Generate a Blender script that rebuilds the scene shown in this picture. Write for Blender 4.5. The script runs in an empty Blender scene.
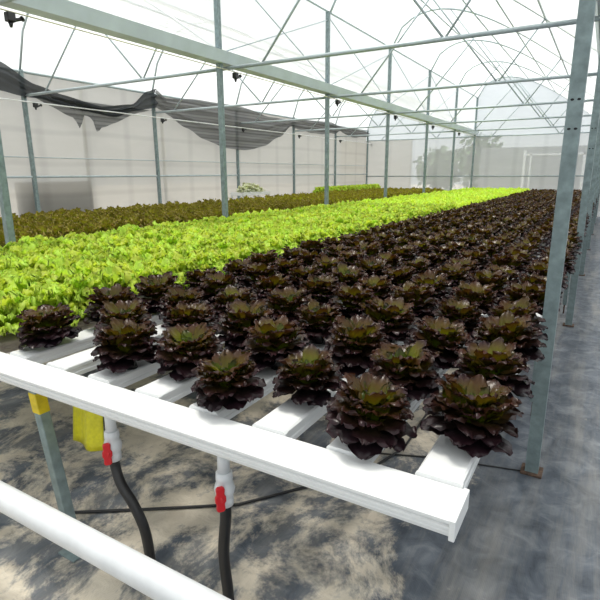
import bpy, math, random
from mathutils import Vector, Matrix
R = math.radians
rnd = random.Random(7)
sc = bpy.context.scene
COL = sc.collection

# ------------------------------------------------------------------ materials
def newmat(name):
    m = bpy.data.materials.new(name); m.use_nodes = True
    nt = m.node_tree; nt.nodes.clear()
    out = nt.nodes.new('ShaderNodeOutputMaterial')
    return m, nt, out

def nd(nt, kind, **kw):
    n = nt.nodes.new(kind)
    for k, v in kw.items():
        if k in n.inputs.keys() if not hasattr(n, k) else False: n.inputs[k].default_value = v
        elif hasattr(n, k): setattr(n, k, v)
    return n

def ramp(nt, fac, stops):
    r = nt.nodes.new('ShaderNodeValToRGB')
    el = r.color_ramp.elements
    el[0].position, el[0].color = stops[0][0], (*stops[0][1], 1)
    el[1].position, el[1].color = stops[-1][0], (*stops[-1][1], 1)
    for p, c in stops[1:-1]:
        e = el.new(p); e.color = (*c, 1)
    nt.links.new(fac, r.inputs[0])
    return r.outputs[0]

def mixc(nt, fac, a, b, mode='MIX'):
    m = nt.nodes.new('ShaderNodeMix'); m.data_type = 'RGBA'; m.blend_type = mode
    for sock, v in ((m.inputs[0], fac), (m.inputs[6], a), (m.inputs[7], b)):
        if isinstance(v, (int, float)): sock.default_value = v
        elif isinstance(v, tuple): sock.default_value = (*v, 1) if len(v) == 3 else v
        else: nt.links.new(v, sock)
    return m.outputs[2]

def noise(nt, scale, detail=4, rough=.55, stretch=None, vec='Object', dist=0):
    tc = nt.nodes.new('ShaderNodeTexCoord')
    o = tc.outputs[vec]
    if stretch:
        mp = nt.nodes.new('ShaderNodeMapping'); mp.inputs['Scale'].default_value = stretch
        nt.links.new(o, mp.inputs[0]); o = mp.outputs[0]
    n = nt.nodes.new('ShaderNodeTexNoise'); n.inputs['Scale'].default_value = scale
    n.inputs['Detail'].default_value = detail; n.inputs['Roughness'].default_value = rough
    n.inputs['Distortion'].default_value = dist
    nt.links.new(o, n.inputs['Vector'])
    return n.outputs['Fac']

def simple(name, c, rough=.5, metal=0, var=.12, scale=8, spec=.5, bump=0):
    m, nt, out = newmat(name)
    b = nt.nodes.new('ShaderNodeBsdfPrincipled')
    f = noise(nt, scale)
    lo = tuple(x * (1 - var) for x in c); hi = tuple(min(1, x * (1 + var)) for x in c)
    nt.links.new(ramp(nt, f, [(.3, lo), (.7, hi)]), b.inputs['Base Color'])
    b.inputs['Roughness'].default_value = rough; b.inputs['Metallic'].default_value = metal
    b.inputs['Specular IOR Level'].default_value = spec
    if bump:
        bp = nt.nodes.new('ShaderNodeBump'); bp.inputs['Strength'].default_value = bump; bp.inputs['Distance'].default_value = .002
        nt.links.new(f, bp.inputs['Height']); nt.links.new(bp.outputs[0], b.inputs['Normal'])
    nt.links.new(b.outputs[0], out.inputs[0])
    return m

def film(name, c, trans, tl=.6, lines=None, line_c=.90):
    """translucent plastic film or woven screen: some light straight through, the rest scattered"""
    m, nt, out = newmat(name)
    f = noise(nt, 1.3, 5, .6, stretch=(1, 1, 3))
    col = ramp(nt, f, [(.3, tuple(x * .93 for x in c)), (.7, c)])
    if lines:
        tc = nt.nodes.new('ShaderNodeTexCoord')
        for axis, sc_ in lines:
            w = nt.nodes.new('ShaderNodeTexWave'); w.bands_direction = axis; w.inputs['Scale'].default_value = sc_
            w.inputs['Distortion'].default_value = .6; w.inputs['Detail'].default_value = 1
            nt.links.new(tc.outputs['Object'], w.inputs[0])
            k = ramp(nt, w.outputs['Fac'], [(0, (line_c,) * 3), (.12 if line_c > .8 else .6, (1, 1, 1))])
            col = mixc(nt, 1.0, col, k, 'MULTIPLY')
    d = nt.nodes.new('ShaderNodeBsdfDiffuse'); t = nt.nodes.new('ShaderNodeBsdfTranslucent')
    nt.links.new(col, d.inputs[0]); nt.links.new(col, t.inputs[0])
    a = nt.nodes.new('ShaderNodeMixShader'); a.inputs[0].default_value = tl
    nt.links.new(d.outputs[0], a.inputs[1]); nt.links.new(t.outputs[0], a.inputs[2])
    tr = nt.nodes.new('ShaderNodeBsdfTransparent')
    b = nt.nodes.new('ShaderNodeMixShader'); b.inputs[0].default_value = trans
    nt.links.new(a.outputs[0], b.inputs[1]); nt.links.new(tr.outputs[0], b.inputs[2])
    nt.links.new(b.outputs[0], out.inputs[0])
    return m

def leafmat(name, outer, mid, core, rough, spec, transl, edge=None, objvar=.25, coat=0, leafvar=.5):
    """pigment from the leaf itself: R = along the leaf, G = how far inside the head, B = per leaf"""
    m, nt, out = newmat(name)
    at = nt.nodes.new('ShaderNodeAttribute'); at.attribute_name = 'leaf'
    sp = nt.nodes.new('ShaderNodeSeparateColor'); nt.links.new(at.outputs['Color'], sp.inputs[0])
    u, g, bb = sp.outputs[0], sp.outputs[1], sp.outputs[2]
    def mth(op, a, b_, clamp=True):
        n = nt.nodes.new('ShaderNodeMath'); n.operation = op; n.use_clamp = clamp
        for i, v in enumerate((a, b_)):
            if isinstance(v, (int, float)): n.inputs[i].default_value = v
            else: nt.links.new(v, n.inputs[i])
        return n.outputs[0]
    blot = noise(nt, 38, 3, .6)
    col = ramp(nt, g, [(0, outer), (.45, mid), (1, core)])
    inner = mth('SUBTRACT', 1.15, u)
    f1 = mth('MULTIPLY', mth('MULTIPLY', inner, g), mth('ADD', mth('MULTIPLY', blot, 1.9), .25, False))
    col = mixc(nt, f1, col, core)
    if edge:
        e = mth('MULTIPLY', mth('MULTIPLY', mth('SUBTRACT', u, .62), 3.0), mth('ADD', mth('MULTIPLY', bb, .7), .35))
        col = mixc(nt, e, col, edge)
    oi = nt.nodes.new('ShaderNodeObjectInfo')
    hs = nt.nodes.new('ShaderNodeHueSaturation')
    v = mth('ADD', mth('MULTIPLY', oi.outputs['Random'], objvar), mth('ADD', mth('MULTIPLY', bb, leafvar), 1 - leafvar / 2 - objvar / 2, False), False)
    nt.links.new(v, hs.inputs['Value']); nt.links.new(col, hs.inputs['Color'])
    v2 = mth('ADD', mth('MULTIPLY', bb, .03), .485)
    nt.links.new(v2, hs.inputs['Hue'])
    col = hs.outputs[0]
    p = nt.nodes.new('ShaderNodeBsdfPrincipled'); nt.links.new(col, p.inputs['Base Color'])
    p.inputs['Roughness'].default_value = rough; p.inputs['Specular IOR Level'].default_value = spec
    p.inputs['Coat Weight'].default_value = coat; p.inputs['Coat Roughness'].default_value = .2
    bp = nt.nodes.new('ShaderNodeBump'); bp.inputs['Strength'].default_value = .5; bp.inputs['Distance'].default_value = .004
    nt.links.new(noise(nt, 60, 2, .5), bp.inputs['Height']); nt.links.new(bp.outputs[0], p.inputs['Normal'])
    t = nt.nodes.new('ShaderNodeBsdfTranslucent')
    nt.links.new(mixc(nt, 1.0, col, (1.0, 1.0, .55), 'MULTIPLY'), t.inputs[0])
    mx = nt.nodes.new('ShaderNodeMixShader'); nt.links.new(mth('MULTIPLY', mth('ADD', g, .35), transl * 1.15), mx.inputs[0])
    nt.links.new(p.outputs[0], mx.inputs[1]); nt.links.new(t.outputs[0], mx.inputs[2])
    nt.links.new(mx.outputs[0], out.inputs[0])
    return m

M = {}
M['pvc'] = simple('white_pvc', (.80, .81, .81), .35, var=.03, scale=3)
M['pvc_old'] = simple('dusty_pvc', (.36, .31, .26), .6, var=.25, scale=9)
M['pvc_pipe'] = simple('grey_white_pvc', (.70, .72, .74), .35, var=.06, scale=12)
M['galv'] = simple('galvanised_steel', (.21, .27, .275), .5, .25, var=.22, scale=22)
M['galv_light'] = simple('galvanised_roof_steel', (.44, .51, .53), .5, .2, var=.1, scale=6)
M['gutter'] = simple('aluminium_gutter', (.62, .69, .76), .45, 0, var=.08, scale=3)
M['rust'] = simple('rusty_foot', (.10, .06, .04), .8, var=.6, scale=40)
M['black'] = simple('black_rubber', (.012, .012, .013), .4, var=.2)
M['hole'] = simple('dark_slot', (.01, .01, .012), .9)
M['red'] = simple('red_plastic', (.62, .012, .02), .35, var=.08)
M['yellow_paint'] = simple('yellow_paint', (.66, .50, .012), .5, var=.18, scale=25)
M['yellow_sheet'] = simple('yellow_card', (.62, .58, .012), .35, var=.12, scale=60)
M['cable'] = simple('white_cable', (.85, .86, .84), .5)
M['cream'] = simple('cream_wire', (.62, .60, .42), .5)
M['net'] = film('grey_shade_net', (.24, .245, .25), .12, .35, lines=[('Z', 1.7), ('Z', 4.1)], line_c=.62)  # bands put the light and dark of the folds into the net colour
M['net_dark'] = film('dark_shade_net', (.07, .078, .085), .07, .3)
M['roof'] = film('roof_film', (.93, .945, .95), .42, .7)
M['end_film'] = film('end_film', (.70, .715, .72), .40, .5, lines=[('X', .32)])
M['gable_film'] = film('gable_film', (.84, .88, .92), .36, .55)
M['side_screen'] = film('side_screen', (.505, .49, .46), .13, .46, lines=[('Z', .55), ('Y', .32)])
M['purple'] = leafmat('purple_leaf', (.0070, .0055, .0078), (.11, .022, .007), (.115, .215, .003), .38, .18, .34, edge=(.026, .009, .014), coat=.22)
M['lime'] = leafmat('lime_leaf', (.38, .56, .015), (.58, .76, .045), (.70, .86, .12), .5, .35, .45, edge=(.66, .84, .12), objvar=.14, leafvar=.22)
M['olive'] = leafmat('olive_leaf', (.15, .16, .012), (.27, .28, .022), (.40, .43, .035), .55, .3, .25, edge=(.20, .13, .02))
M['pale'] = leafmat('pale_leaf', (.66, .72, .50), (.80, .84, .64), (.84, .88, .68), .5, .3, .3)
M['tree'] = simple('tree_leaves', (.10, .17, .07), .8, var=.5, scale=3)
M['bark'] = simple('bark', (.12, .09, .06), .9)
M['far_wall'] = simple('grey_sheet_wall', (.27, .28, .285), .7, var=.08, scale=1)
M['far_beige'] = simple('beige_sheet_wall', (.56, .53, .48), .7, var=.06, scale=1)
M['far_white'] = simple('white_frame', (.85, .86, .85), .6)
M['tarp'] = simple('grey_tarp', (.16, .155, .15), .7, var=.08)

# ground: woven grey weed mat with dusty sandy patches, painted sun dapples and trodden streaks
def ground_mat():
    m, nt, out = newmat('weed_mat')
    p = nt.nodes.new('ShaderNodeBsdfPrincipled')
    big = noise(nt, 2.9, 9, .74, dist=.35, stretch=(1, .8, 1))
    mid = noise(nt, 9, 5, .6, dist=.8)
    streak = noise(nt, 2.0, 6, .7, stretch=(2.4, .22, 1))
    mat_c = ramp(nt, mid, [(.28, (.050, .062, .080)), (.52, (.105, .122, .148)), (.75, (.20, .22, .24))])
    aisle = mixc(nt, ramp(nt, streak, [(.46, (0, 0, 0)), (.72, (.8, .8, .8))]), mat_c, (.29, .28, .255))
    sunlit_sand = mixc(nt, mid, (.38, .33, .26), (.90, .82, .68))  # sandy dirt paled so its colour carries sun dapples under the bench
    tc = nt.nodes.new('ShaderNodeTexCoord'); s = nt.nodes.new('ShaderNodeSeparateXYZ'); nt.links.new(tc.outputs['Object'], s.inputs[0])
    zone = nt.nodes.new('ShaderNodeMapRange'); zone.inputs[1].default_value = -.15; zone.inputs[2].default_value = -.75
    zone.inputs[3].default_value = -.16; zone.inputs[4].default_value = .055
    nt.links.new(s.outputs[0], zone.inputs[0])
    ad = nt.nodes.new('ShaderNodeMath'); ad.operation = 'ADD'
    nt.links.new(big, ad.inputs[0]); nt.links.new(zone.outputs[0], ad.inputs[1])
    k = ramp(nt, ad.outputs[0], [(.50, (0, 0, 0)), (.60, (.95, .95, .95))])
    col = mixc(nt, k, aisle, sunlit_sand)
    # weave
    ch = nt.nodes.new('ShaderNodeTexWave'); ch.inputs['Scale'].default_value = 55; ch.bands_direction = 'X'
    nt.links.new(tc.outputs['Object'], ch.inputs[0])
    ch2 = nt.nodes.new('ShaderNodeTexWave'); ch2.inputs['Scale'].default_value = 55; ch2.bands_direction = 'Y'
    nt.links.new(tc.outputs['Object'], ch2.inputs[0])
    w = mixc(nt, .5, ch.outputs['Color'], ch2.outputs['Color'])
    col = mixc(nt, .10, col, w, 'OVERLAY')
    nt.links.new(col, p.inputs['Base Color'])
    p.inputs['Roughness'].default_value = .55; p.inputs['Specular IOR Level'].default_value = .35
    bp = nt.nodes.new('ShaderNodeBump'); bp.inputs['Strength'].default_value = .55; bp.inputs['Distance'].default_value = .02
    nt.links.new(mid, bp.inputs['Height']); nt.links.new(bp.outputs[0], p.inputs['Normal'])
    nt.links.new(p.outputs[0], out.inputs[0])
    return m
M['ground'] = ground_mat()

# ------------------------------------------------------------------ mesh helpers
class MB:
    def __init__(s): s.v = []; s.f = []; s.sm = []
    def add(s, vs, fs, smooth=False):
        o = len(s.v); s.v += [tuple(v) for v in vs]
        s.f += [tuple(i + o for i in f) for f in fs]; s.sm += [smooth] * len(fs)
    def box(s, x0, x1, y0, y1, z0, z1):
        s.add([(x, y, z) for x in (x0, x1) for y in (y0, y1) for z in (z0, z1)],
              [(0, 1, 3, 2), (4, 6, 7, 5), (0, 4, 5, 1), (2, 3, 7, 6), (0, 2, 6, 4), (1, 5, 7, 3)])
    def prism(s, prof, axis, a0, a1, cap=True):
        """extrude a closed 2D profile along X or Y"""
        n = len(prof)
        f = (lambda p, a: (a, p[0], p[1])) if axis == 'X' else (lambda p, a: (p[0], a, p[1]))
        vs = [f(p, a0) for p in prof] + [f(p, a1) for p in prof]
        fs = [(i, (i + 1) % n, (i + 1) % n + n, i + n) for i in range(n)]
        if cap: fs += [tuple(range(n))[::-1], tuple(range(n, 2 * n))]
        s.add(vs, fs)
    def tube(s, pts, r, n=8, cap=True):
        pts = [Vector(p) for p in pts]
        rs = r if isinstance(r, (list, tuple)) else [r] * len(pts)
        up = None; vs = []
        for i, p in enumerate(pts):
            t = (pts[min(i + 1, len(pts) - 1)] - pts[max(i - 1, 0)]).normalized()
            if up is None:
                up = Vector((0, 0, 1)) if abs(t.z) < .9 else Vector((1, 0, 0))
            a = t.cross(up).normalized(); b = a.cross(t).normalized(); up = b
            for k in range(n):
                an = 2 * math.pi * k / n
                vs.append(p + (a * math.cos(an) + b * math.sin(an)) * rs[i])
        fs = [(i * n + k, i * n + (k + 1) % n, (i + 1) * n + (k + 1) % n, (i + 1) * n + k) for i in range(len(pts) - 1) for k in range(n)]
        if cap: fs += [tuple(range(n))[::-1], tuple(range((len(pts) - 1) * n, len(pts) * n))]
        s.add(vs, fs, True)
    def build(s, name, mat, parent=None, bevel=0):
        me = bpy.data.meshes.new(name); me.from_pydata(s.v, [], s.f)
        me.polygons.foreach_set('use_smooth', s.sm); me.materials.append(mat); me.update()
        o = bpy.data.objects.new(name, me); COL.objects.link(o)
        if parent: o.parent = parent
        if bevel:
            b = o.modifiers.new('bevel', 'BEVEL'); b.width = bevel; b.segments = 2; b.limit_method = 'ANGLE'
        return o

def empty(name, loc=(0, 0, 0)):
    o = bpy.data.objects.new(name, None); COL.objects.link(o); o.location = loc; o.empty_display_size = .05
    return o
def tag(o, label, cat, group=None, kind=None):
    o['label'] = label; o['category'] = cat
    if group: o['group'] = group
    if kind: o['kind'] = kind
    return o
def struct(o): o['kind'] = 'structure'; return o

ONES = ['', 'first', 'second', 'third', 'fourth', 'fifth', 'sixth', 'seventh', 'eighth', 'ninth', 'tenth', 'eleventh', 'twelfth',
        'thirteenth', 'fourteenth', 'fifteenth', 'sixteenth', 'seventeenth', 'eighteenth', 'nineteenth']
def ordn(n):
    if n < 20: return ONES[n]
    t = {2: 'twent', 3: 'thirt', 4: 'fort', 5: 'fift', 6: 'sixt', 7: 'sevent'}[n // 10]
    return t + 'ieth' if n % 10 == 0 else t + 'y-' + ONES[n % 10]

# ------------------------------------------------------------------ camera
CH = 1.507; F_PX = 506.2
PITCH, YAW, ROLL = R(14.02), R(30.53), R(-.26)
cam = bpy.data.cameras.new('camera'); cam.sensor_width = 36; cam.lens = F_PX / 600 * 36
cam.clip_end = 300
co = bpy.data.objects.new('camera', cam); COL.objects.link(co)
Fv = Vector((-math.sin(YAW) * math.cos(PITCH), math.cos(YAW) * math.cos(PITCH), -math.sin(PITCH)))
Rv = Vector((math.cos(YAW), math.sin(YAW), 0)); Uv = Rv.cross(Fv)
R2 = math.cos(ROLL) * Rv + math.sin(ROLL) * Uv; U2 = -math.sin(ROLL) * Rv + math.cos(ROLL) * Uv
mw = Matrix.Identity(4)
for i in range(3):
    mw[i][0] = R2[i]; mw[i][1] = U2[i]; mw[i][2] = -Fv[i]
mw[0][3], mw[1][3], mw[2][3] = 0, 0, CH
co.matrix_world = mw
sc.camera = co
def proj(x, y, z):
    d = Vector((x, y, z - CH)); zz = d.dot(Fv)
    if zz < .05: return None
    return 300 + F_PX * d.dot(R2) / zz, 300 - F_PX * d.dot(U2) / zz, zz
def seen(x, y, z, m=40):
    p = proj(x, y, z)
    return bool(p) and -m < p[0] < 600 + m and -m < p[1] < 600 + m

# ------------------------------------------------------------------ layout numbers
XR, XL, XW, XE = -.153, -4.452, -8.848, 4.20      # column rows and the two side walls
YS = [2.62 + 3 * n for n in range(7)]             # column stations; the last is the far wall
YEND = YS[-1]; YBACK = -3.4
HB = .753                                         # beam top
S = .258; X0 = -.275                              # channel spacing, centre of the rightmost channel
ZC = 2.83                                         # bottom chord of the trusses
ZT = 4.2                                          # column tops

# ------------------------------------------------------------------ shell
b = MB(); b.add([(-60, YBACK - 2, 0), (40, YBACK - 2, 0), (40, 70, 0), (-60, 70, 0)], [(0, 1, 2, 3)])
b.add([(-60, YBACK - 2, -.05), (40, YBACK - 2, -.05), (40, 70, -.05), (-60, 70, -.05)], [(3, 2, 1, 0)])
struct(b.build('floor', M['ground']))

def hoop(xl, xr, zl, zr, peak, n=20):
    pts = []
    for i in range(n + 1):
        t = i / n
        z = zl + (zr - zl) * t + (peak - (zl + (zr - zl) * .32)) * math.sin(math.pi * t ** .62) ** 1.0
        pts.append((xl + (xr - xl) * t, z))
    return pts
BAYS = [(XW, XL, 3.22, 3.02, 4.45), (XL, XR, ZT, 3.02, 4.78), (XR, XE, ZT, 3.02, 4.78)]
b = MB()
for xl, xr, zl, zr, pk in BAYS:
    h = hoop(xl - .03, xr - .07, zl, zr, pk)
    n = len(h)
    vs = [(x, YBACK, z + .03) for x, z in h] + [(x, YEND, z + .03) for x, z in h]
    b.add(vs, [(i, i + 1, n + i + 1, n + i) for i in range(n - 1)], True)
for x in (XL - .035, XR - .035):     # upright vent strip between the low gutter and the next roof
    b.add([(x - .02, YBACK, 3.05), (x - .02, YEND, 3.05), (x - .02, YEND, ZT + .03), (x - .02, YBACK, ZT + .03)], [(0, 1, 2, 3)])
struct(b.build('ceiling', M['roof']))

b = MB(); b.add([(XW - .05, YBACK, 0), (XW - .05, YEND, 0), (XW - .05, YEND, 3.25), (XW - .05, YBACK, 3.25)], [(0, 1, 2, 3)])
struct(b.build('wall_left', M['side_screen']))
b = MB(); b.add([(XE, YBACK, 0), (XE, YEND, 0), (XE, YEND, 3.1), (XE, YBACK, 3.1)], [(0, 3, 2, 1)])
struct(b.build('wall_right', M['end_film']))
b = MB(); b.add([(XL, YEND + .06, 0), (XE, YEND + .06, 0), (XE, YEND + .06, ZC), (XL, YEND + .06, ZC)], [(0, 1, 2, 3)])
struct(b.build('wall_far', M['end_film']))
b = MB(); b.add([(XW, YEND + .06, 0), (XL, YEND + .06, 0), (XL, YEND + .06, ZC), (XW, YEND + .06, ZC)], [(0, 1, 2, 3)])
struct(b.build('wall_back', M['end_film']))
b = MB(); b.add([(XW, YBACK, 0), (XE, YBACK, 0), (XE, YBACK, 3.1), (XW, YBACK, 3.1)], [(0, 1, 2, 3)])
struct(b.build('wall_front', M['roof']))
b = MB()
for xl, xr, zl, zr, pk in BAYS:
    h = hoop(xl, xr, zl, zr, pk); n = len(h)
    b.add([(x, YEND + .06, ZC) for x, z in h] + [(x, YEND + .06, z + .02) for x, z in h], [(i, i + 1, n + i + 1, n + i) for i in range(n - 1)])
struct(b.build('wall_gable', M['gable_film']))

# ------------------------------------------------------------------ columns
def column(x, y, ztop, w, label, holes=False, mat='galv', group=None, foot=True):
    t = tag(empty('support_post', (x, y, 0)), label, 'post', group)
    b = MB(); h = w / 2
    # lipped C profile, open side away from the camera
    th = .006
    prof = [(-h, -h), (h, -h), (h, h), (h - .014, h), (h - .014, h - th), (h - th, h - th), (h - th, -h + th), (-h + th, -h + th), (-h + th, h - th), (-h + .014, h - th), (-h + .014, h), (-h, h)]
    n = len(prof)
    b.add([(px, py, .012) for px, py in prof] + [(px, py, ztop) for px, py in prof],
          [(i, (i + 1) % n, (i + 1) % n + n, i + n) for i in range(n)])
    b.build('shaft', M[mat], t)
    if foot:
        f = MB(); f.box(-h - .02, h + .02, -h - .02, h + .02, 0, .012)
        fo = f.build('foot_plate', M['rust'], t, .003); fo['label'] = 'rusty foot plate'
    if holes:
        for z in SLOTS[y]:
            f = MB()
            for sx in (-1, 1):
                for (cx, nx) in ((sx * .013, 0),):
                    pts = [(cx + .0075 * math.cos(a), -h - .0006, z + .005 * math.sin(a)) for a in [i * math.pi / 5 for i in range(10)]]
                    f.add(pts, [tuple(range(10))])
            f.build('bolt_slots', M['hole'], t)
    return t

SLOTS = {YS[0]: (1.69, 1.81), YS[1]: (1.72, 1.90)}
names = ['nearest', 'second nearest', 'third nearest', 'fourth nearest', 'fifth nearest', 'sixth nearest', 'farthest']
for n, y in enumerate(YS):
    tcol = column(XR, y, ZT, .062, f'grey galvanised steel post by the right aisle, {names[n]} of its row', holes=(n < 2), group='posts along the right aisle')
for n, y in enumerate(YS):
    column(XL, y - .08, ZT, .060, f'grey steel post between lime and olive beds, {names[n]} of its row', group='posts between the beds')
for n, y in enumerate(YS[1:]):
    column(XW + .02, y, 3.25, .060, f'grey steel post at the left screen wall, {["leftmost", "second from left", "third from left", "fourth from left", "fifth from left", "last at the far corner"][n]}', group='posts along the left wall')

def bar(name, p, q, r, mat, label, cat, group=None, n=6):
    b = MB(); b.tube([p, q], r, n)
    return tag(b.build(name, M[mat]), label, cat, group)

# rails of the walls
bar('wall_rail', (XW + .01, 2, 1.47), (XW + .01, YEND, 1.47), .022, 'galv_light', 'pale steel rail running along the left screen wall at waist height', 'rail')
bar('seam_rail', (XW - .02, 2, 1.81), (XW - .02, YEND, 1.81), .010, 'galv_light', 'thin seam line on the left screen wall above the waist rail', 'rail')
bar('wall_rail', (XW, YEND, 1.385), (XE, YEND, 1.385), .022, 'galv', 'steel rail crossing the far wall low above the beds', 'rail')
bar('eave_rail', (XW + .02, YBACK, 3.22), (XW + .02, YEND, 3.22), .025, 'galv_light', 'steel eave tube along the top of left screen wall', 'rail')
for k, (y, z) in enumerate([(7.05, 3.2), (9.2, 3.2)]):
    bar('outer_post', (XW - .35, y, 0), (XW - .35, y, z), .04, 'galv', ['blurred outdoor post behind the left screen, nearer one', 'blurred outdoor post behind the left screen, farther one'][k], 'post')
b = MB(); b.box(XW - .16, XW - .12, 5.35, 6.9, 0, 1.38)
tag(b.build('grey_tarp', M['tarp']), 'darker grey panel standing behind the left screen wall', 'panel')

# ------------------------------------------------------------------ trusses
WHERE = ['just above the nearest posts', 'above the second posts', 'above the third posts', 'above the fourth posts', 'above the fifth posts', 'above the sixth posts', 'on the far wall']
BAYN = ['left bay', 'middle bay', 'right bay']
for n, y in enumerate([-.38] + YS):
    for k, (xl, xr, zl, zr, pk) in enumerate(BAYS):
        where = 'over the camera end' if n == 0 else WHERE[n - 1]
        t = tag(empty('roof_truss', (xl, y, ZC)), f'light steel roof truss in the {BAYN[k]}, {where}', 'truss', 'roof trusses')
        L = xr - xl
        h = hoop(xl, xr, zl, zr, pk)
        def P(px, pz): return (px - xl, 0, pz - ZC)
        b = MB(); b.tube([P(xl, ZC), P(xr, ZC)], .024, 6); b.build('bottom_chord', M['galv_light'], t)
        b = MB(); b.tube([P(x, z) for x, z in h], .020, 6); b.build('arch', M['galv_light'], t)
        def hz(x):
            for (a, za), (c, zc) in zip(h, h[1:]):
                if a <= x <= c: return za + (zc - za) * (x - a) / (c - a)
            return zr
        xa, xb, xd = xl + .29 * L, xl + .665 * L, xl + .14 * L
        za = hz(xa)
        b = MB(); b.tube([P(xa, za), P(xb, ZC)], .014, 6); b.build('web_strut', M['galv_light'], t)
        # second strut leans against the first
        tt = (xl + .41 * L - xa) / (xb - xa)
        b = MB(); b.tube([P(xd, ZC), P(xl + .41 * L, za + (ZC - za) * tt)], .014, 6); b.build('web_strut', M['galv_light'], t)
        b = MB(); b.tube([P(xb, ZC), P(xl + .80 * L, hz(xl + .80 * L))], .012, 6); b.build('web_strut', M['galv_light'], t)
# longitudinal purlins
for k, (xl, xr, zl, zr, pk) in enumerate(BAYS):
    h = hoop(xl, xr, zl, zr, pk)
    for j, i in enumerate([0, 4, 8, 12, 16]):
        if k == 0 and i == 0: continue
        x, z = h[i]
        bar('roof_purlin', (x, YBACK, z), (x, YEND, z), .016, 'galv_light', f'long thin roof purlin in the {BAYN[k]}, {ordn(j+1)} up from its left side', 'purlin', 'roof purlins')
# wind bracing wires in the vent plane between posts
for n in range(1, 5):
    for s in (0, 1):
        bar('brace_rod', (XL, YS[n], ZC + .2 if s else ZT - .1), (XL, YS[n + 1], ZT - .1 if s else ZC + .2), .008, 'galv_light',
            f'thin {"rising" if s else "falling"} brace rod above the gutter, {ordn(n)} gap between middle posts', 'rod', 'brace rods')
# gutters with their hanging wire and small black nozzles
for gx, nm in ((XL, 'between lime and olive beds'), (XR, 'above the right aisle posts')):
    b = MB(); w = .14; z = ZC + .05
    b.prism([(gx - w, z + .13), (gx - w * .62, z), (gx + w * .62, z), (gx + w, z + .13), (gx + w - .012, z + .13), (gx + w * .62 - .006, z + .01), (gx - w * .62 + .006, z + .01), (gx - w + .012, z + .13)], 'Y', YBACK, YEND)
    tag(b.build('roof_gutter', M['gutter']), f'long pale metal roof gutter overhead {nm}', 'gutter')
    bar('hanging_wire', (gx + .1, YBACK, ZC - .03), (gx + .1, YEND, ZC - .03), .006, 'cream', f'cream wire hanging under the gutter {nm}', 'wire')
def fogger(x, y, z, label):
    t = tag(empty('fog_nozzle', (x, y, z)), label, 'nozzle', 'fog nozzles')
    b = MB(); b.box(-.03, .03, -.035, .035, -.06, .012); b.build('body', M['black'], t, .008)
    b = MB(); b.tube([(0, .03, -.04), (0, .10, -.015)], .014, 8); b.tube([(0, .10, -.015), (0, .11, -.010)], .022, 8); b.build('nozzle', M['black'], t)
    b = MB(); b.tube([(0, 0, -.06), (0, 0, -.10)], [.022, .010], 8); b.build('drip_tip', M['black'], t)
for n, y in enumerate(YS):
    if n: fogger(XW + .17, y + .10, 2.70, f'small black fog nozzle on the white cable, {ordn(n)} from the left')
    fogger(XL + .1, y + .12, ZC - .05, f'small black fog nozzle under the gutter, {names[n]} of its line')
bar('white_cable', (XW + .17, 2, 2.72), (XW + .17, YEND, 2.72), .012, 'cable', 'white cable strung along the left wall in front of the net', 'cable')

# ------------------------------------------------------------------ shade net bunched along the left wall
def interp(tab, y):
    for (a, za), (c, zc) in zip(tab, tab[1:]):
        if a <= y <= c:
            t = (y - a) / (c - a); t = t * t * (3 - 2 * t) * .5 + t * .5
            return za + (zc - za) * t
    return tab[0][1] if y < tab[0][0] else tab[-1][1]
def net(top, bot, y0, y1, mat, label, x, seed, nz=16, depth=.10):
    rr = random.Random(seed); b = MB(); ny = int((y1 - y0) * 16)
    ph = [rr.uniform(0, 6) for _ in range(6)]
    vs = []
    for i in range(ny + 1):
        y = y0 + (y1 - y0) * i / ny
        zt, zb = interp(top, y), interp(bot, y)
        for j in range(nz + 1):
            t = j / nz
            z = zt + (zb - zt) * t
            fold = math.sin(t * 17 + ph[0] + .9 * math.sin(y * 1.1 + ph[1])) * .5 + math.sin(t * 31 + y * .8 + ph[2]) * .25 + math.sin(y * 5 + t * 6 + ph[3]) * .25
            vs.append((x + fold * depth * (.35 + .65 * math.sin(math.pi * min(1, t + .1))), y, z + .012 * math.sin(y * 7 + ph[4]) * t))
    fs = [(i * (nz + 1) + j, (i + 1) * (nz + 1) + j, (i + 1) * (nz + 1) + j + 1, i * (nz + 1) + j + 1) for i in range(ny) for j in range(nz)]
    b.add(vs, fs, True)
    return tag(b.build('shade_net', mat), label, 'net', 'shade nets')
XN = XW + .13
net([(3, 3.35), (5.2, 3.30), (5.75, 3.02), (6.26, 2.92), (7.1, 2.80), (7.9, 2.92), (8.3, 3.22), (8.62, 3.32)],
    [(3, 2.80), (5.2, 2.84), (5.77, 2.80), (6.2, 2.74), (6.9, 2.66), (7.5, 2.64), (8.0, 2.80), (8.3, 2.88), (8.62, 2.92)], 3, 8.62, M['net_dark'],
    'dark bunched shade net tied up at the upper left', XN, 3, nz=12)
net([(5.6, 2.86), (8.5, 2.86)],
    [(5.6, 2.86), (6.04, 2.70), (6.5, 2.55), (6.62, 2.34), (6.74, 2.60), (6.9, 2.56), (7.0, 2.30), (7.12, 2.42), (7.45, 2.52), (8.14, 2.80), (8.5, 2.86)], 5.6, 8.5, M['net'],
    'thin torn grey net rag sagging below the dark bunched net', XN - .03, 5, nz=6, depth=.04)
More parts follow.
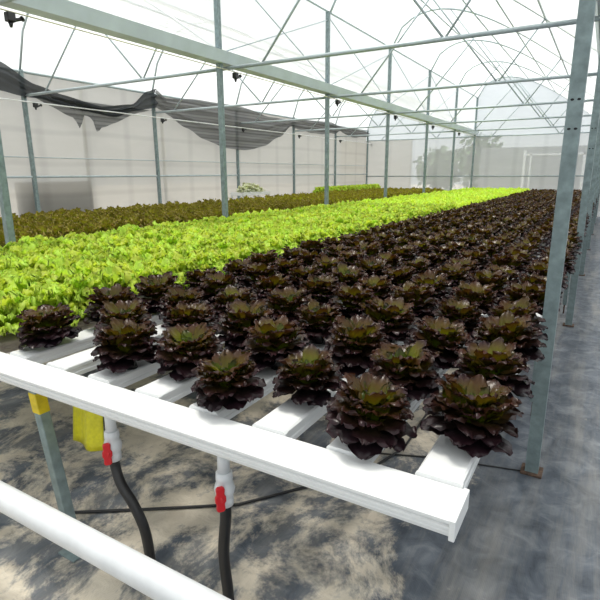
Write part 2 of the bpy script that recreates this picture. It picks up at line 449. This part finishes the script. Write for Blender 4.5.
net([(8.62, 3.30), (8.9, 3.16), (10, 3.25), (11.7, 3.26), (13, 3.12), (14.3, 3.12), (14.7, 3.2), (17, 3.28), (17.5, 3.2), (20.5, 3.15)],
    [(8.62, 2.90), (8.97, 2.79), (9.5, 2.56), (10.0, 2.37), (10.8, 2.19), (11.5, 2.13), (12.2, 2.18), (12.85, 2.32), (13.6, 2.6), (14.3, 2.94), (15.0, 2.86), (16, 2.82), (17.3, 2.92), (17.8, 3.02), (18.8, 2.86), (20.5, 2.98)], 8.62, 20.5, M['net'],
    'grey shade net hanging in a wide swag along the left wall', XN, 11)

# ------------------------------------------------------------------ growing channels and benches
def channel(name, x, y0, y1, ztop, label, group, mat='pvc', w=.116, h=.052, side=None):
    b = MB(); a = w / 2; z = ztop
    prof = [(x - a + .006, z), (x - a, z - .005), (x - a, z - .018), (x - a + .004, z - .021), (x - a + .004, z - .034), (x - a, z - .037), (x - a, z - h),
            (x + a, z - h), (x + a, z - .037), (x + a - .004, z - .034), (x + a - .004, z - .021), (x + a, z - .018), (x + a, z - .005), (x + a - .006, z)]
    b.prism(prof, 'Y', y0, y1)
    o = b.build(name, M[mat]); tag(o, label, 'channel', group)
    # end cap at the front
    c = MB()
    c.prism([(x - a - .002, z - h - .001), (x + a + .002, z - h - .001), (x + a + .002, z - .006), (x + a - .006, z + .0015), (x - a + .006, z + .0015), (x - a - .002, z - .006)], 'Y', y0 - .003, y0 + .012)
    cc = c.build('end_cap', M[mat], o)
    return o
YB = 1.148; YF = 1.012
for i in range(8):
    channel('growing_channel', X0 - S * i, YB + .004, 20.0, HB + .008, f'white plastic growing channel under purple lettuce, {ordn(i+1)} from the right', 'purple lettuce channels')
for i in range(8, 16):
    channel('growing_channel', X0 - S * i - .02, YB + (.02 if i % 2 else .05), 20.0, HB + .004, f'dusty growing channel under lime lettuce, {ordn(i-7)} from the purple bed', 'lime lettuce channels', 'pvc_old')
BX = [-5.35 - .258 * i for i in range(10)]
for i, x in enumerate(BX):
    channel('growing_channel', x, 2.2, 20.0, HB, f'white growing channel hidden under olive lettuce, {ordn(i+1)} from the posts', 'olive lettuce channels')
channel('growing_channel', -8.15, 14.6, 20.2, .84, 'white growing channel under the far lime lettuce by left wall', None)

# front collecting beam
t = tag(empty('collector_beam', (X0, YF, HB)), 'long white plastic drain beam across the front of the channels', 'beam')
b = MB(); xa, xb = -3.6 - X0, -.197 - X0
D = YB - YF
prof = [(0.004, 0), (0, -.003), (0, -.010), (.009, -.013), (.009, -.018), (.002, -.021), (.002, -.026), (.009, -.029), (.009, -.034), (.004, -.037), (.008, -.048), (.012, -.050), (D - .004, -.050), (D, -.046), (D, -.003), (D - .004, 0)]
b.prism(prof, 'X', xa, xb - .012); b.build('trough', M['pvc'], t)
b = MB(); b.prism([(-.003, .0015), (-.003, -.052), (D + .002, -.052), (D + .002, .0015)], 'X', xb - .014, xb); b.build('end_cap', M['pvc'], t, .002)

def bench(x0, x1, y, label, z=.70, left=None):
    t = tag(empty('bench_frame', (x0, y, 0)), label, 'frame', 'bench frames under the channels')
    b = MB(); b.box(0, x1 - x0, -.02, .02, z - .04, z); b.build('crossbar', M['galv'], t, .002)
    m = max(2, int((x1 - x0) / 1.0) + 1)
    for k in range(m):
        x = (x1 - x0 - .06) * k / (m - 1) + .03
        b = MB(); b.box(x - .02, x + .02, -.02, .02, .10, z - .04); lg = b.build('leg', M['galv'], t, .002)
        b = MB(); b.tube([(x, 0, 0), (x, 0, .12)], .008, 8); b.build('foot_pin', M['rust'], lg)
for k, y in enumerate([3.3, 6.1, 9.1, 12.1, 15.1, 18.1]):
    bench(-2.18, -.20, y, f'grey steel bench frame under the purple bed, {ordn(k+1)} from the front', .709)
    bench(-4.25, -2.28, y, f'grey steel bench frame under the lime bed, {ordn(k+1)} from the front', .705)
    bench(-7.85, -5.2, y, f'grey steel bench frame under the olive bed, {ordn(k+1)} from the front', .701)
bench(-8.25, -8.05, 16.0, 'grey steel frame under the far lime channel, nearer one', .788)
bench(-8.25, -8.05, 19.0, 'grey steel frame under the far lime channel, farther one', .788)

# front leg with a yellow band
def leg(xt, yt, xb_, yb_, label):
    t = tag(empty('beam_leg', (xb_, yb_, 0)), label, 'leg')
    def sq(z0, z1, w, m, nm):
        b = MB(); vs = []
        for z in (z0, z1):
            k = z / .703; cx, cy = (xt - xb_) * k, (yt - yb_) * k
            vs += [(cx - w, cy - w, z), (cx + w, cy - w, z), (cx + w, cy + w, z), (cx - w, cy + w, z)]
        b.add(vs, [(0, 1, 5, 4), (1, 2, 6, 5), (2, 3, 7, 6), (3, 0, 4, 7), (0, 3, 2, 1), (4, 5, 6, 7)])
        return b.build(nm, m, t, .003)
    sq(.01, .703, .021, M['galv'], 'post')
    sq(.60, .682, .0235, M['yellow_paint'], 'yellow_band')
    b = MB(); b.box(-.05, .05, -.05, .05, 0, .01); b.build('foot_plate', M['galv'], t, .002)
leg(-1.83, 1.06, -1.70, 1.06, 'grey steel leg with yellow band under the white beam')

# yellow card hung behind the beam
b = MB(); nx = 14; nz = 8; vs = []
for j in range(nz + 1):
    for i in range(nx + 1):
        u = i / nx; v = j / nz
        w = .150 + .02 * v
        x = -1.735 - .018 * v + w * u * 1.04
        vs.append((x, 1.160 + .012 * math.sin(u * 7.5) - .02 * v, .715 - .262 * v - .012 * math.sin(math.pi * u) * v))
fs = [(j * (nx + 1) + i, j * (nx + 1) + i + 1, (j + 1) * (nx + 1) + i + 1, (j + 1) * (nx + 1) + i) for j in range(nz) for i in range(nx)]
b.add(vs, fs, True)
o = tag(b.build('sticky_trap', M['yellow_sheet']), 'yellow sticky insect card hanging below the white beam', 'card')
sm = o.modifiers.new('thick', 'SOLIDIFY'); sm.thickness = .002

# valves
def valve(x, y, label, hose_pts, hlabel, grp):
    t = tag(empty('drain_valve', (x, y, .70)), label, 'valve', 'drain valves')
    b = MB(); b.tube([(0, 0, .004), (0, 0, -.10)], .0195, 20); b.build('downpipe', M['pvc_pipe'], t)
    b = MB(); prof = [(-.092, .0195), (-.094, .026), (-.118, .027), (-.122, .024), (-.135, .030), (-.150, .033), (-.165, .030), (-.178, .024), (-.182, .027), (-.206, .027), (-.208, .019), (-.22, .017)]
    b.tube([(0, 0, z) for z, r in prof], [r for z, r in prof], 20); b.build('valve_body', M['pvc_pipe'], t)
    b = MB(); b.tube([(.002, -.010, -.15), (.014, -.042, -.15)], .012, 12)
    vs = []
    prof = [(-.042, .008), (-.036, .014), (-.016, .012), (-.007, .017), (.007, .017), (.016, .012), (.036, .014), (.042, .008)]
    for xo in (.007, -.007):
        cx, cy = .012 - .8 * xo, -.036 + .6 * xo
        for z, r in prof: vs.append((cx - .6 * r, cy - .8 * r, -.15 + z))
        for z, r in prof[::-1]: vs.append((cx + .6 * r, cy + .8 * r, -.15 + z))
    n = len(prof) * 2
    b.add(vs, [tuple(range(n))[::-1], tuple(range(n, 2 * n))] + [(i, (i + 1) % n, (i + 1) % n + n, i + n) for i in range(n)])
    h = b.build('handle', M['red'], t, .003); h.location.z = -.015; h['label'] = 'red handle'
    pts = []
    P = [Vector(p) for p in hose_pts]
    Q = [P[0] * 2 - P[1]] + P + [P[-1] * 2 - P[-2]]
    for i in range(1, len(Q) - 2):
        for k in range(8):
            s = k / 8
            a, b_, c, d = Q[i - 1], Q[i], Q[i + 1], Q[i + 2]
            pts.append(.5 * ((2 * b_) + (c - a) * s + (2 * a - 5 * b_ + 4 * c - d) * s * s + (3 * b_ - a - 3 * c + d) * s ** 3))
    pts.append(P[-1])
    b = MB(); b.tube(pts, .0185, 14)
    tag(b.build('drain_hose', M['black']), hlabel, 'hose', grp)
valve(-1.435, 1.085, 'white drain valve with red handle beside the yellow card',
      [(-1.435, 1.085, .50), (-1.430, 1.083, .46), (-1.39, 1.07, .41), (-1.32, 1.06, .355), (-1.275, 1.06, .27), (-1.27, 1.07, .14), (-1.27, 1.08, .0)], 'black hose curving down from the valve by the yellow card', 'drain hoses')
valve(-.918, 1.085, 'white drain valve with red handle under the middle of the beam',
      [(-.918, 1.085, .50), (-.918, 1.083, .44), (-.93, 1.08, .30), (-.918, 1.08, .14), (-.918, 1.08, .0)], 'black hose hanging straight down from the middle valve', 'drain hoses')

# thin black tube on the ground, pipe at the front left
b = MB(); b.tube([(-2.0, 1.15, .008), (-1.6, 1.42, .008), (-1.3, 1.63, .008), (-1.13, 1.86, .008), (-.9, 2.15, .008), (-.8, 2.5, .008), (-.82, 3.2, .008)], .007, 8)
tag(b.build('drip_line', M['black']), 'thin black tube lying on the ground under the channels', 'tube')
b = MB(); b.tube([(-.95, 2.36, .006), (-.6, 2.5, .006), (-.15, 2.60, .006)], .004, 6)
tag(b.build('ground_cord', M['black']), 'thin dark cord on the ground leading to the nearest post', 'cord')
t = tag(empty('drain_pipe', (-1.6, .81, 0)), 'pale grey plastic pipe in front of the beam at lower left', 'pipe')
b = MB(); b.tube([(-1.6, 0, .41), (1.9, 0, .41)], .042, 24); b.build('pipe', M['pvc_pipe'], t)
for x in (-1.3, 1.7):
    b = MB(); b.box(x - .02, x + .02, -.02, .02, 0, .37); b.build('pipe_stand', M['galv'], t, .002)

# ------------------------------------------------------------------ lettuce
def leaf_grid(nu, nv, L, W, a0, a1, cup, ruff, rf, seed, width_pow=.75, bk=.05, lobes=0, tipc=0):
    """returns verts (in the XZ plane heading +X), faces, u values. a0/a1 elevation of the midrib at base / tip"""
    rr = random.Random(seed); p1, p2, p3 = rr.uniform(0, 6.3), rr.uniform(0, 6.3), rr.uniform(0, 6.3)
    vs = []; us = []
    x = z = 0.0
    mids = []
    for i in range(nu + 1):
        u = math.sin(i / nu * math.pi / 2) ** .9 if nu > 1 else i; un = math.sin((i + 1) / nu * math.pi / 2) ** .9
        a = a0 + (a1 - a0) * u ** 1.3
        mids.append((x, z, a, u)); x += L * (un - u) * math.cos(a); z += L * (un - u) * math.sin(a)
    for i, (mx, mz, a, u) in enumerate(mids):
        w = W * (.22 + .78 * min(1, u / .55) ** .8)
        if u > .45: w *= (1 - ((u - .45) / .56) ** 3) ** .45
        nx_, nz_ = -math.sin(a), math.cos(a)
        for j in range(nv + 1):
            v = -1 + 2 * j / nv
            e = abs(v) ** 2
            # edge waves along the rim, rounded tip
            back = L * bk * e * u
            wl = (w / W) ** .5
            wave = ruff * wl * (e * .9 + .1) * math.sin(rf * u * 3 + p1 + v * rf * .8) * (.25 + u) + ruff * .8 * u ** 3 * math.sin(v * rf + p2)
            up = cup * w * e * (.5 + .6 * u) + wave - tipc * (max(0, max(abs(v) ** 2 * min(1, u * 2), u) - .62) ** 1.5)
            px = mx - back * math.cos(a) + nx_ * up
            pz = mz - back * math.sin(a) + nz_ * up
            py = v * w * (1 - .22 * cup * e) + lobes * math.sin(rf * 1.3 * u * 3 + p3) * e * (1 if v > 0 else -1)
            vs.append((px, py, pz)); us.append(max(u, e * .8 * (0.4 + .6 * u)))
    fs = [(i * (nv + 1) + j, (i + 1) * (nv + 1) + j, (i + 1) * (nv + 1) + j + 1, i * (nv + 1) + j + 1) for i in range(nu) for j in range(nv)]
    return vs, fs, us

def head(spec, seed):
    """list of leaves -> verts, faces, leaf colours"""
    rr = random.Random(seed); V = []; Fc = []; C = []
    for (k, n, fn) in spec:
        for i in range(n):
            d = fn(i / max(1, n - 1), rr)
            vs, fs, us = leaf_grid(d['nu'], d['nv'], d['L'], d['W'], d['a0'], d['a1'], d['cup'], d['ruff'], d['rf'], rr.random(), lobes=d.get('lobes', 0), bk=d.get('bk', .05), tipc=d.get('tipc', 0))
            az = k + i * 2.39996 + rr.uniform(-.18, .18)
            ca, sa = math.cos(az), math.sin(az); o = len(V)
            roll = rr.uniform(-.15, .15)
            for (x, y, z), u in zip(vs, us):
                z2 = z + y * roll
                X = x + d['r0']
                V.append((X * ca - y * sa, X * sa + y * ca, z2 + d['z0'])); C.append((u, d['g'], 0))
            cb = rr.random()
            for q in range(o, len(C)): C[q] = (C[q][0], C[q][1], cb)
            Fc += [tuple(q + o for q in f) for f in fs]
    return V, Fc, C

def purple_outer(t, r, nu=8, nv=6):   # t 0 = lowest, 1 = inner
    a0 = R(-6 + 62 * t + r.uniform(-6, 6)); a1 = R(-24 + 88 * t + r.uniform(-12, 12))
    return dict(nu=nu, nv=nv, L=.118 - .006 * t + r.uniform(-.010, .008), W=.044 + .006 * r.random() - .016 * t, a0=a0, a1=a1, cup=.05 + .40 * t, ruff=.0055 + .002 * t, rf=6 + 3 * t,
                r0=.008, z0=.046 + .030 * t, g=.50 * t * t, lobes=.002, tipc=.030 + .030 * t)
def purple_heart(t, r, nu=7, nv=5):
    a0 = R(60 + 20 * t + r.uniform(-10, 10)); a1 = R(56 + 24 * t + r.uniform(-24, 24))
    return dict(nu=nu, nv=nv, L=.108 - .048 * t + r.uniform(-.014, .012), W=.025 - .008 * t + .005 * r.random(), a0=a0, a1=a1, cup=.5, ruff=.0075, rf=8,
                r0=.034 - .030 * t, z0=.056, g=.5 + .5 * t, lobes=.003, tipc=.06)
def low(fn, nu, nv):
    def g(t, r):
        d = fn(t, r, nu, nv); return d
    return g
def lime_leaf(t, r, nu=6, nv=9):
    a0 = R(18 + 62 * t + r.uniform(-8, 8)); a1 = R(-25 + 75 * t + r.uniform(-25, 25))
    return dict(nu=nu, nv=nv, L=.145 - .020 * t + r.uniform(-.025, .02), W=.036 - .004 * t, a0=a0, a1=a1, cup=.2, ruff=.020, rf=13,
                r0=.008, z0=.02 + .060 * t, g=.1 + .8 * t, lobes=.009, tipc=.06)
def olive_leaf(t, r, nu=5, nv=6):
    a0 = R(30 + 50 * t + r.uniform(-8, 8)); a1 = R(0 + 75 * t + r.uniform(-25, 25))
    return dict(nu=nu, nv=nv, L=.125 + r.uniform(-.03, .02), W=.034, a0=a0, a1=a1, cup=.35, ruff=.014, rf=9,
                r0=.006, z0=.01 + .03 * t, g=.1 + .75 * t, lobes=.006)

def leafmesh(name, data, mat):
    V, Fc, C = data
    me = bpy.data.meshes.new(name); me.from_pydata(V, [], Fc)
    at = me.color_attributes.new('leaf', 'FLOAT_COLOR', 'POINT')
    at.data.foreach_set('color', [c for t in C for c in (*t, 1)])
    me.polygons.foreach_set('use_smooth', [True] * len(Fc)); me.materials.append(mat); me.update()
    return me

def merged(name, variants, places, mat):
    V = []; Fc = []; C = []
    for (x, y, z, a, s) in places:
        vv, ff, cc = variants[rnd.randrange(len(variants))]; o = len(V)
        ca, sa = math.cos(a) * s, math.sin(a) * s
        sh = rnd.random()
        V += [(px * ca - py * sa + x, px * sa + py * ca + y, pz * s + z) for px, py, pz in vv]
        Fc += [tuple(q + o for q in f) for f in ff]; C += [(u, g, .6 * b_ + .4 * sh) for u, g, b_ in cc]
    me = leafmesh(name, (V, Fc, C), mat)
    ob = bpy.data.objects.new(name, me); COL.objects.link(ob)
    return ob

# --- purple bed
NV = 6
P_out = [leafmesh('outer_leaves', head([(0, 46, purple_outer)], 100 + i), M['purple']) for i in range(NV)]
P_in = [leafmesh('heart_leaves', head([(1, 34, purple_heart)], 200 + i), M['purple']) for i in range(NV)]
P_one = [leafmesh('purple_lettuce', head([(0, 36, low(purple_outer, 5, 4)), (1, 24, low(purple_heart, 5, 4))], 300 + i), M['purple']) for i in range(NV)]
P_low = [head([(0, 22, low(purple_outer, 3, 2)), (1, 16, low(purple_heart, 3, 2))], 400 + i) for i in range(5)]
# a small root cup sits in each channel hole
cupb = MB(); cupb.tube([(0, 0, -.004), (0, 0, .045)], [.024, .016], 10)
cup_me = None
starts = {0: 1.365, 1: 1.235, 2: 1.385, 3: 1.235, 4: 1.375, 5: 1.285, 6: 1.50, 7: 1.30}
plants = []
for i in range(8):
    y = starts[i]; k = 0
    while y < 19.85:
        jx = rnd.uniform(-.012, .012)
        plants.append((i, k + 1, X0 - S * i + jx, y))
        k += 1; y += .352 + rnd.uniform(-.012, .012)
plants.sort(key=lambda p: p[2] ** 2 + p[3] ** 2)
ZP = HB + .012
rest = []; cnt = 0
GP = 'dark purple lettuces on the white channels'
def lab(i, k):
    side = 'from the right'
    return f'dark purple lettuce head, {ordn(k)} from the white beam, in the {ordn(i+1)} channel {side}'
for (i, k, x, y) in plants:
    x += {0: .022, 1: .036, 2: .020, 3: .042, 4: .012, 5: .014, 6: .012, 7: .022}[i] if k == 1 else .016
    a = rnd.uniform(0, 6.28); s = rnd.uniform(.93, 1.06)
    s *= 1.15 if k > 1 else (1.14 if i > 3 else 1.06)
    if cnt < 300:
        v = rnd.randrange(NV)
        if k <= 9:
            t = empty('purple_lettuce', (x, y, ZP)); t.rotation_euler.z = a; t.scale = (s, s, s)
            t.rotation_euler.x = rnd.uniform(-.14, .14); t.rotation_euler.y = rnd.uniform(-.12, .12)
            for nm, me in (('outer_leaves', P_out[v]), ('heart_leaves', P_in[(v + k) % NV])):
                o = bpy.data.objects.new(nm, me); COL.objects.link(o); o.parent = t
            if cup_me is None:
                c = cupb.build('root_cup', M['black'], t); cup_me = c.data
            else:
                c = bpy.data.objects.new('root_cup', cup_me); COL.objects.link(c); c.parent = t
        else:
            t = bpy.data.objects.new('purple_lettuce', P_one[v]); COL.objects.link(t)
            t.location = (x, y, ZP); t.rotation_euler.z = a; t.scale = (s, s, s)
        tag(t, lab(i, k), 'lettuce', GP); cnt += 1
    else: rest.append((x, y, ZP, a, s * 1.06))
tag(merged('purple_lettuce_rows', P_low, rest, M['purple']), 'far rows of dark purple lettuce reaching the end wall', 'lettuce', kind='stuff')

# --- lime bed
L_one = [leafmesh('lime_lettuce', head([(0, 54, lime_leaf)], 500 + i), M['lime']) for i in range(5)]
L_low = [head([(0, 28, low(lime_leaf, 3, 5))], 600 + i) for i in range(5)]
pl = []
for i in range(8, 16):
    y = 1.27 + .09 * (i % 2)
    while y < 19.9:
        pl.append((X0 - S * i - .02 + rnd.uniform(-.02, .02), y)); y += .205 + rnd.uniform(-.01, .01)
pl = [p for p in pl if seen(p[0], p[1], .9, 70)]
pl.sort(key=lambda p: p[0] ** 2 + p[1] ** 2)
GL = 'bright lime lettuces in the near part of the middle bed'
rest = []
for n, (x, y) in enumerate(pl):
    a = rnd.uniform(0, 6.28); s = rnd.uniform(.98, 1.18)
    if n < 300:
        t = bpy.data.objects.new('lime_lettuce', L_one[rnd.randrange(5)]); COL.objects.link(t)
        t.location = (x, y, HB + .006); t.rotation_euler.z = a; t.scale = (s, s, s * 1.08)
        tag(t, 'bright lime green frilly lettuce head packed in the near part of the lime bed', 'lettuce', GL)
    else: rest.append((x, y, HB + .006, a, s * 1.06))
tag(merged('lime_lettuce_rows', L_low, rest, M['lime']), 'far part of the bright lime lettuce bed reaching the end wall', 'lettuce', kind='stuff')

# --- olive bed
O_one = [leafmesh('olive_lettuce', head([(0, 26, olive_leaf)], 700 + i), M['olive']) for i in range(5)]
O_low = [head([(0, 15, low(olive_leaf, 3, 3))], 800 + i) for i in range(5)]
po = []
for i, x in enumerate(BX):
    y = 2.3 + .1 * (i % 2)
    while y < 19.9:
        po.append((x + rnd.uniform(-.03, .03), y)); y += .225 + rnd.uniform(-.02, .02)
po = [p for p in po if seen(p[0], p[1], .85, 50)]
po.sort(key=lambda p: p[0] ** 2 + p[1] ** 2)
rest = []
for n, (x, y) in enumerate(po):
    a = rnd.uniform(0, 6.28); s = rnd.uniform(.95, 1.3)
    if n < 300:
        t = bpy.data.objects.new('olive_lettuce', O_one[rnd.randrange(5)]); COL.objects.link(t)
        t.location = (x, y, HB); t.rotation_euler.z = a; t.scale = (s, s, s)
        tag(t, 'brownish olive loose leaf lettuce in the near part of the bed behind the posts', 'lettuce', 'olive lettuces in the near part of their bed')
    else: rest.append((x, y, HB, a, s * 1.05))
tag(merged('olive_lettuce_rows', O_low, rest, M['olive']), 'far part of the brownish olive lettuce bed reaching the end wall', 'lettuce', kind='stuff')

# --- far lime strip by the left wall
k = 0; y = 15.1
while y < 20.2:
    for dx in (-.12, .12):
        t = bpy.data.objects.new('lime_lettuce', L_one[k % 5]); COL.objects.link(t)
        t.location = (-8.15 + dx * .3, y + (dx > 0) * .15, .84); t.rotation_euler.z = k * 1.7; s = 1.25; t.scale = (s, s, s)
        tag(t, 'bright lime lettuce in the short far strip beside the left wall', 'lettuce', 'lime lettuces in the far strip'); k += 1
    y += .32

# --- pale lettuces on a white stand by the wall
t = tag(empty('white_stand', (-8.0, 11.05, 0)), 'low white stand against the left wall holding pale lettuce', 'stand')
b = MB(); b.box(-.2, .2, -.62, .62, .97, 1.0); b.build('top', M['pvc'], t, .005)
b = MB(); b.box(-.2, -.185, -.62, .62, 1.0, 1.05); b.box(.185, .2, -.62, .62, 1.0, 1.05); b.box(-.185, .185, -.62, -.605, 1.0, 1.05); b.box(-.185, .185, .605, .62, 1.0, 1.05)
b.build('rim', M['pvc'], t)
for sx in (-.17, .17):
    for sy in (-.58, .58):
        b = MB(); b.box(sx - .02, sx + .02, sy - .02, sy + .02, 0, .97); b.build('leg', M['pvc'], t)
W_me = [leafmesh('pale_lettuce', head([(0, 22, lime_leaf)], 900 + i), M['pale']) for i in range(3)]
for k, y in enumerate([10.62, 10.9, 11.16, 11.45]):
    t = bpy.data.objects.new('pale_lettuce', W_me[k % 3]); COL.objects.link(t)
    t.location = (-7.98, y, 1.002); t.rotation_euler.z = k * 2.1; s = [1.15, 1.5, 1.4, .95][k]; t.scale = (s, s, s)
    tag(t, ['pale whitish lettuce at the left end of the white stand', 'tallest pale whitish lettuce on the white stand, second from its left end',
            'pale whitish lettuce on the white stand, third from its left end', 'small pale lettuce at the right end of the white stand'][k], 'lettuce', 'pale lettuces on the white stand')

# ------------------------------------------------------------------ beyond the far wall
b = MB(); b.box(-4.9, 4.5, 24, 24.2, 0, 2.55)
o = tag(b.build('grey_shed', M['far_wall']), 'blurred grey shed wall seen through the far film', 'shed')
b = MB()
for (x0, x1, z0, z1) in ((-3.12, -3.02, 0, 2.42), (-2.86, -2.80, 0, 2.3), (-3.02, -.8, 2.20, 2.27), (-.9, -.8, 0, 2.27)): b.box(x0, x1, 23.9, 24, z0, z1)
b.build('door_frame', M['far_white'], o)
b = MB(); b.box(-11.5, -7.9, 23.5, 23.7, 0, 3.0)
tag(b.build('beige_shed', M['far_beige']), 'blurred beige screen wall seen through the far film at left', 'shed')
def tree(x, y, h, r, label, seed):
    rr = random.Random(seed); t = tag(empty('tree', (x, y, 0)), label, 'tree')
    b = MB(); b.tube([(0, 0, 0), (.05, 0, h * .7)], [.12, .06], 8); b.build('trunk', M['bark'], t)
    b = MB()
    for _ in range(900):
        d = Vector((rr.gauss(0, 1), rr.gauss(0, 1), rr.gauss(0, 1))).normalized() * r * rr.uniform(.5, 1) * (1 + .25 * math.sin(rr.random() * 6))
        c = Vector((0, 0, h * .62)) + Vector((d.x, d.y * .7, d.z * h * .36 / r))
        n = Vector((rr.gauss(0, 1), rr.gauss(0, 1), rr.gauss(0, 1))).normalized(); a = n.orthogonal().normalized() * .16; e = n.cross(a).normalized() * .10
        b.add([c - a, c - e, c + a, c + e], [(0, 1, 2, 3)])
    b.build('crown', M['tree'], t)
tree(-6.9, 25.0, 2.7, 1.1, 'blurred green tree outside the far film beside the beige wall', 1)
tree(-5.4, 26.5, 3.3, 1.2, 'blurred green tree outside the far film beside the grey shed', 2)

# ------------------------------------------------------------------ light
w = bpy.data.worlds.new('sky'); sc.world = w; w.use_nodes = True
nt = w.node_tree; nt.nodes.clear()
wo = nt.nodes.new('ShaderNodeOutputWorld'); bg = nt.nodes.new('ShaderNodeBackground')
tc = nt.nodes.new('ShaderNodeTexCoord'); sx = nt.nodes.new('ShaderNodeSeparateXYZ'); nt.links.new(tc.outputs['Generated'], sx.inputs[0])
nt.links.new(ramp(nt, sx.outputs[2], [(0, (.62, .66, .66)), (.12, (.82, .88, .92)), (.5, (.92, .97, 1.0))]), bg.inputs[0])
bg.inputs[1].default_value = 1.1
nt.links.new(bg.outputs[0], wo.inputs[0])
sl = bpy.data.lights.new('sun', 'SUN'); sl.energy = 5.6; sl.angle = R(13); sl.color = (1, .95, .86)
so = bpy.data.objects.new('sun', sl); COL.objects.link(so)
d = Vector((-.26, .16, 1.0)).normalized()     # towards the sun: behind and to the left, high
so.rotation_euler = d.to_track_quat('Z', 'Y').to_euler()

sc.view_settings.view_transform = 'Standard'; sc.view_settings.look = 'None'
sc.view_settings.exposure = 0.06; sc.view_settings.gamma = 1; sc.view_settings.use_curve_mapping = False
sc.cycles.transparent_max_bounces = 16
sc.cycles.max_bounces = 8
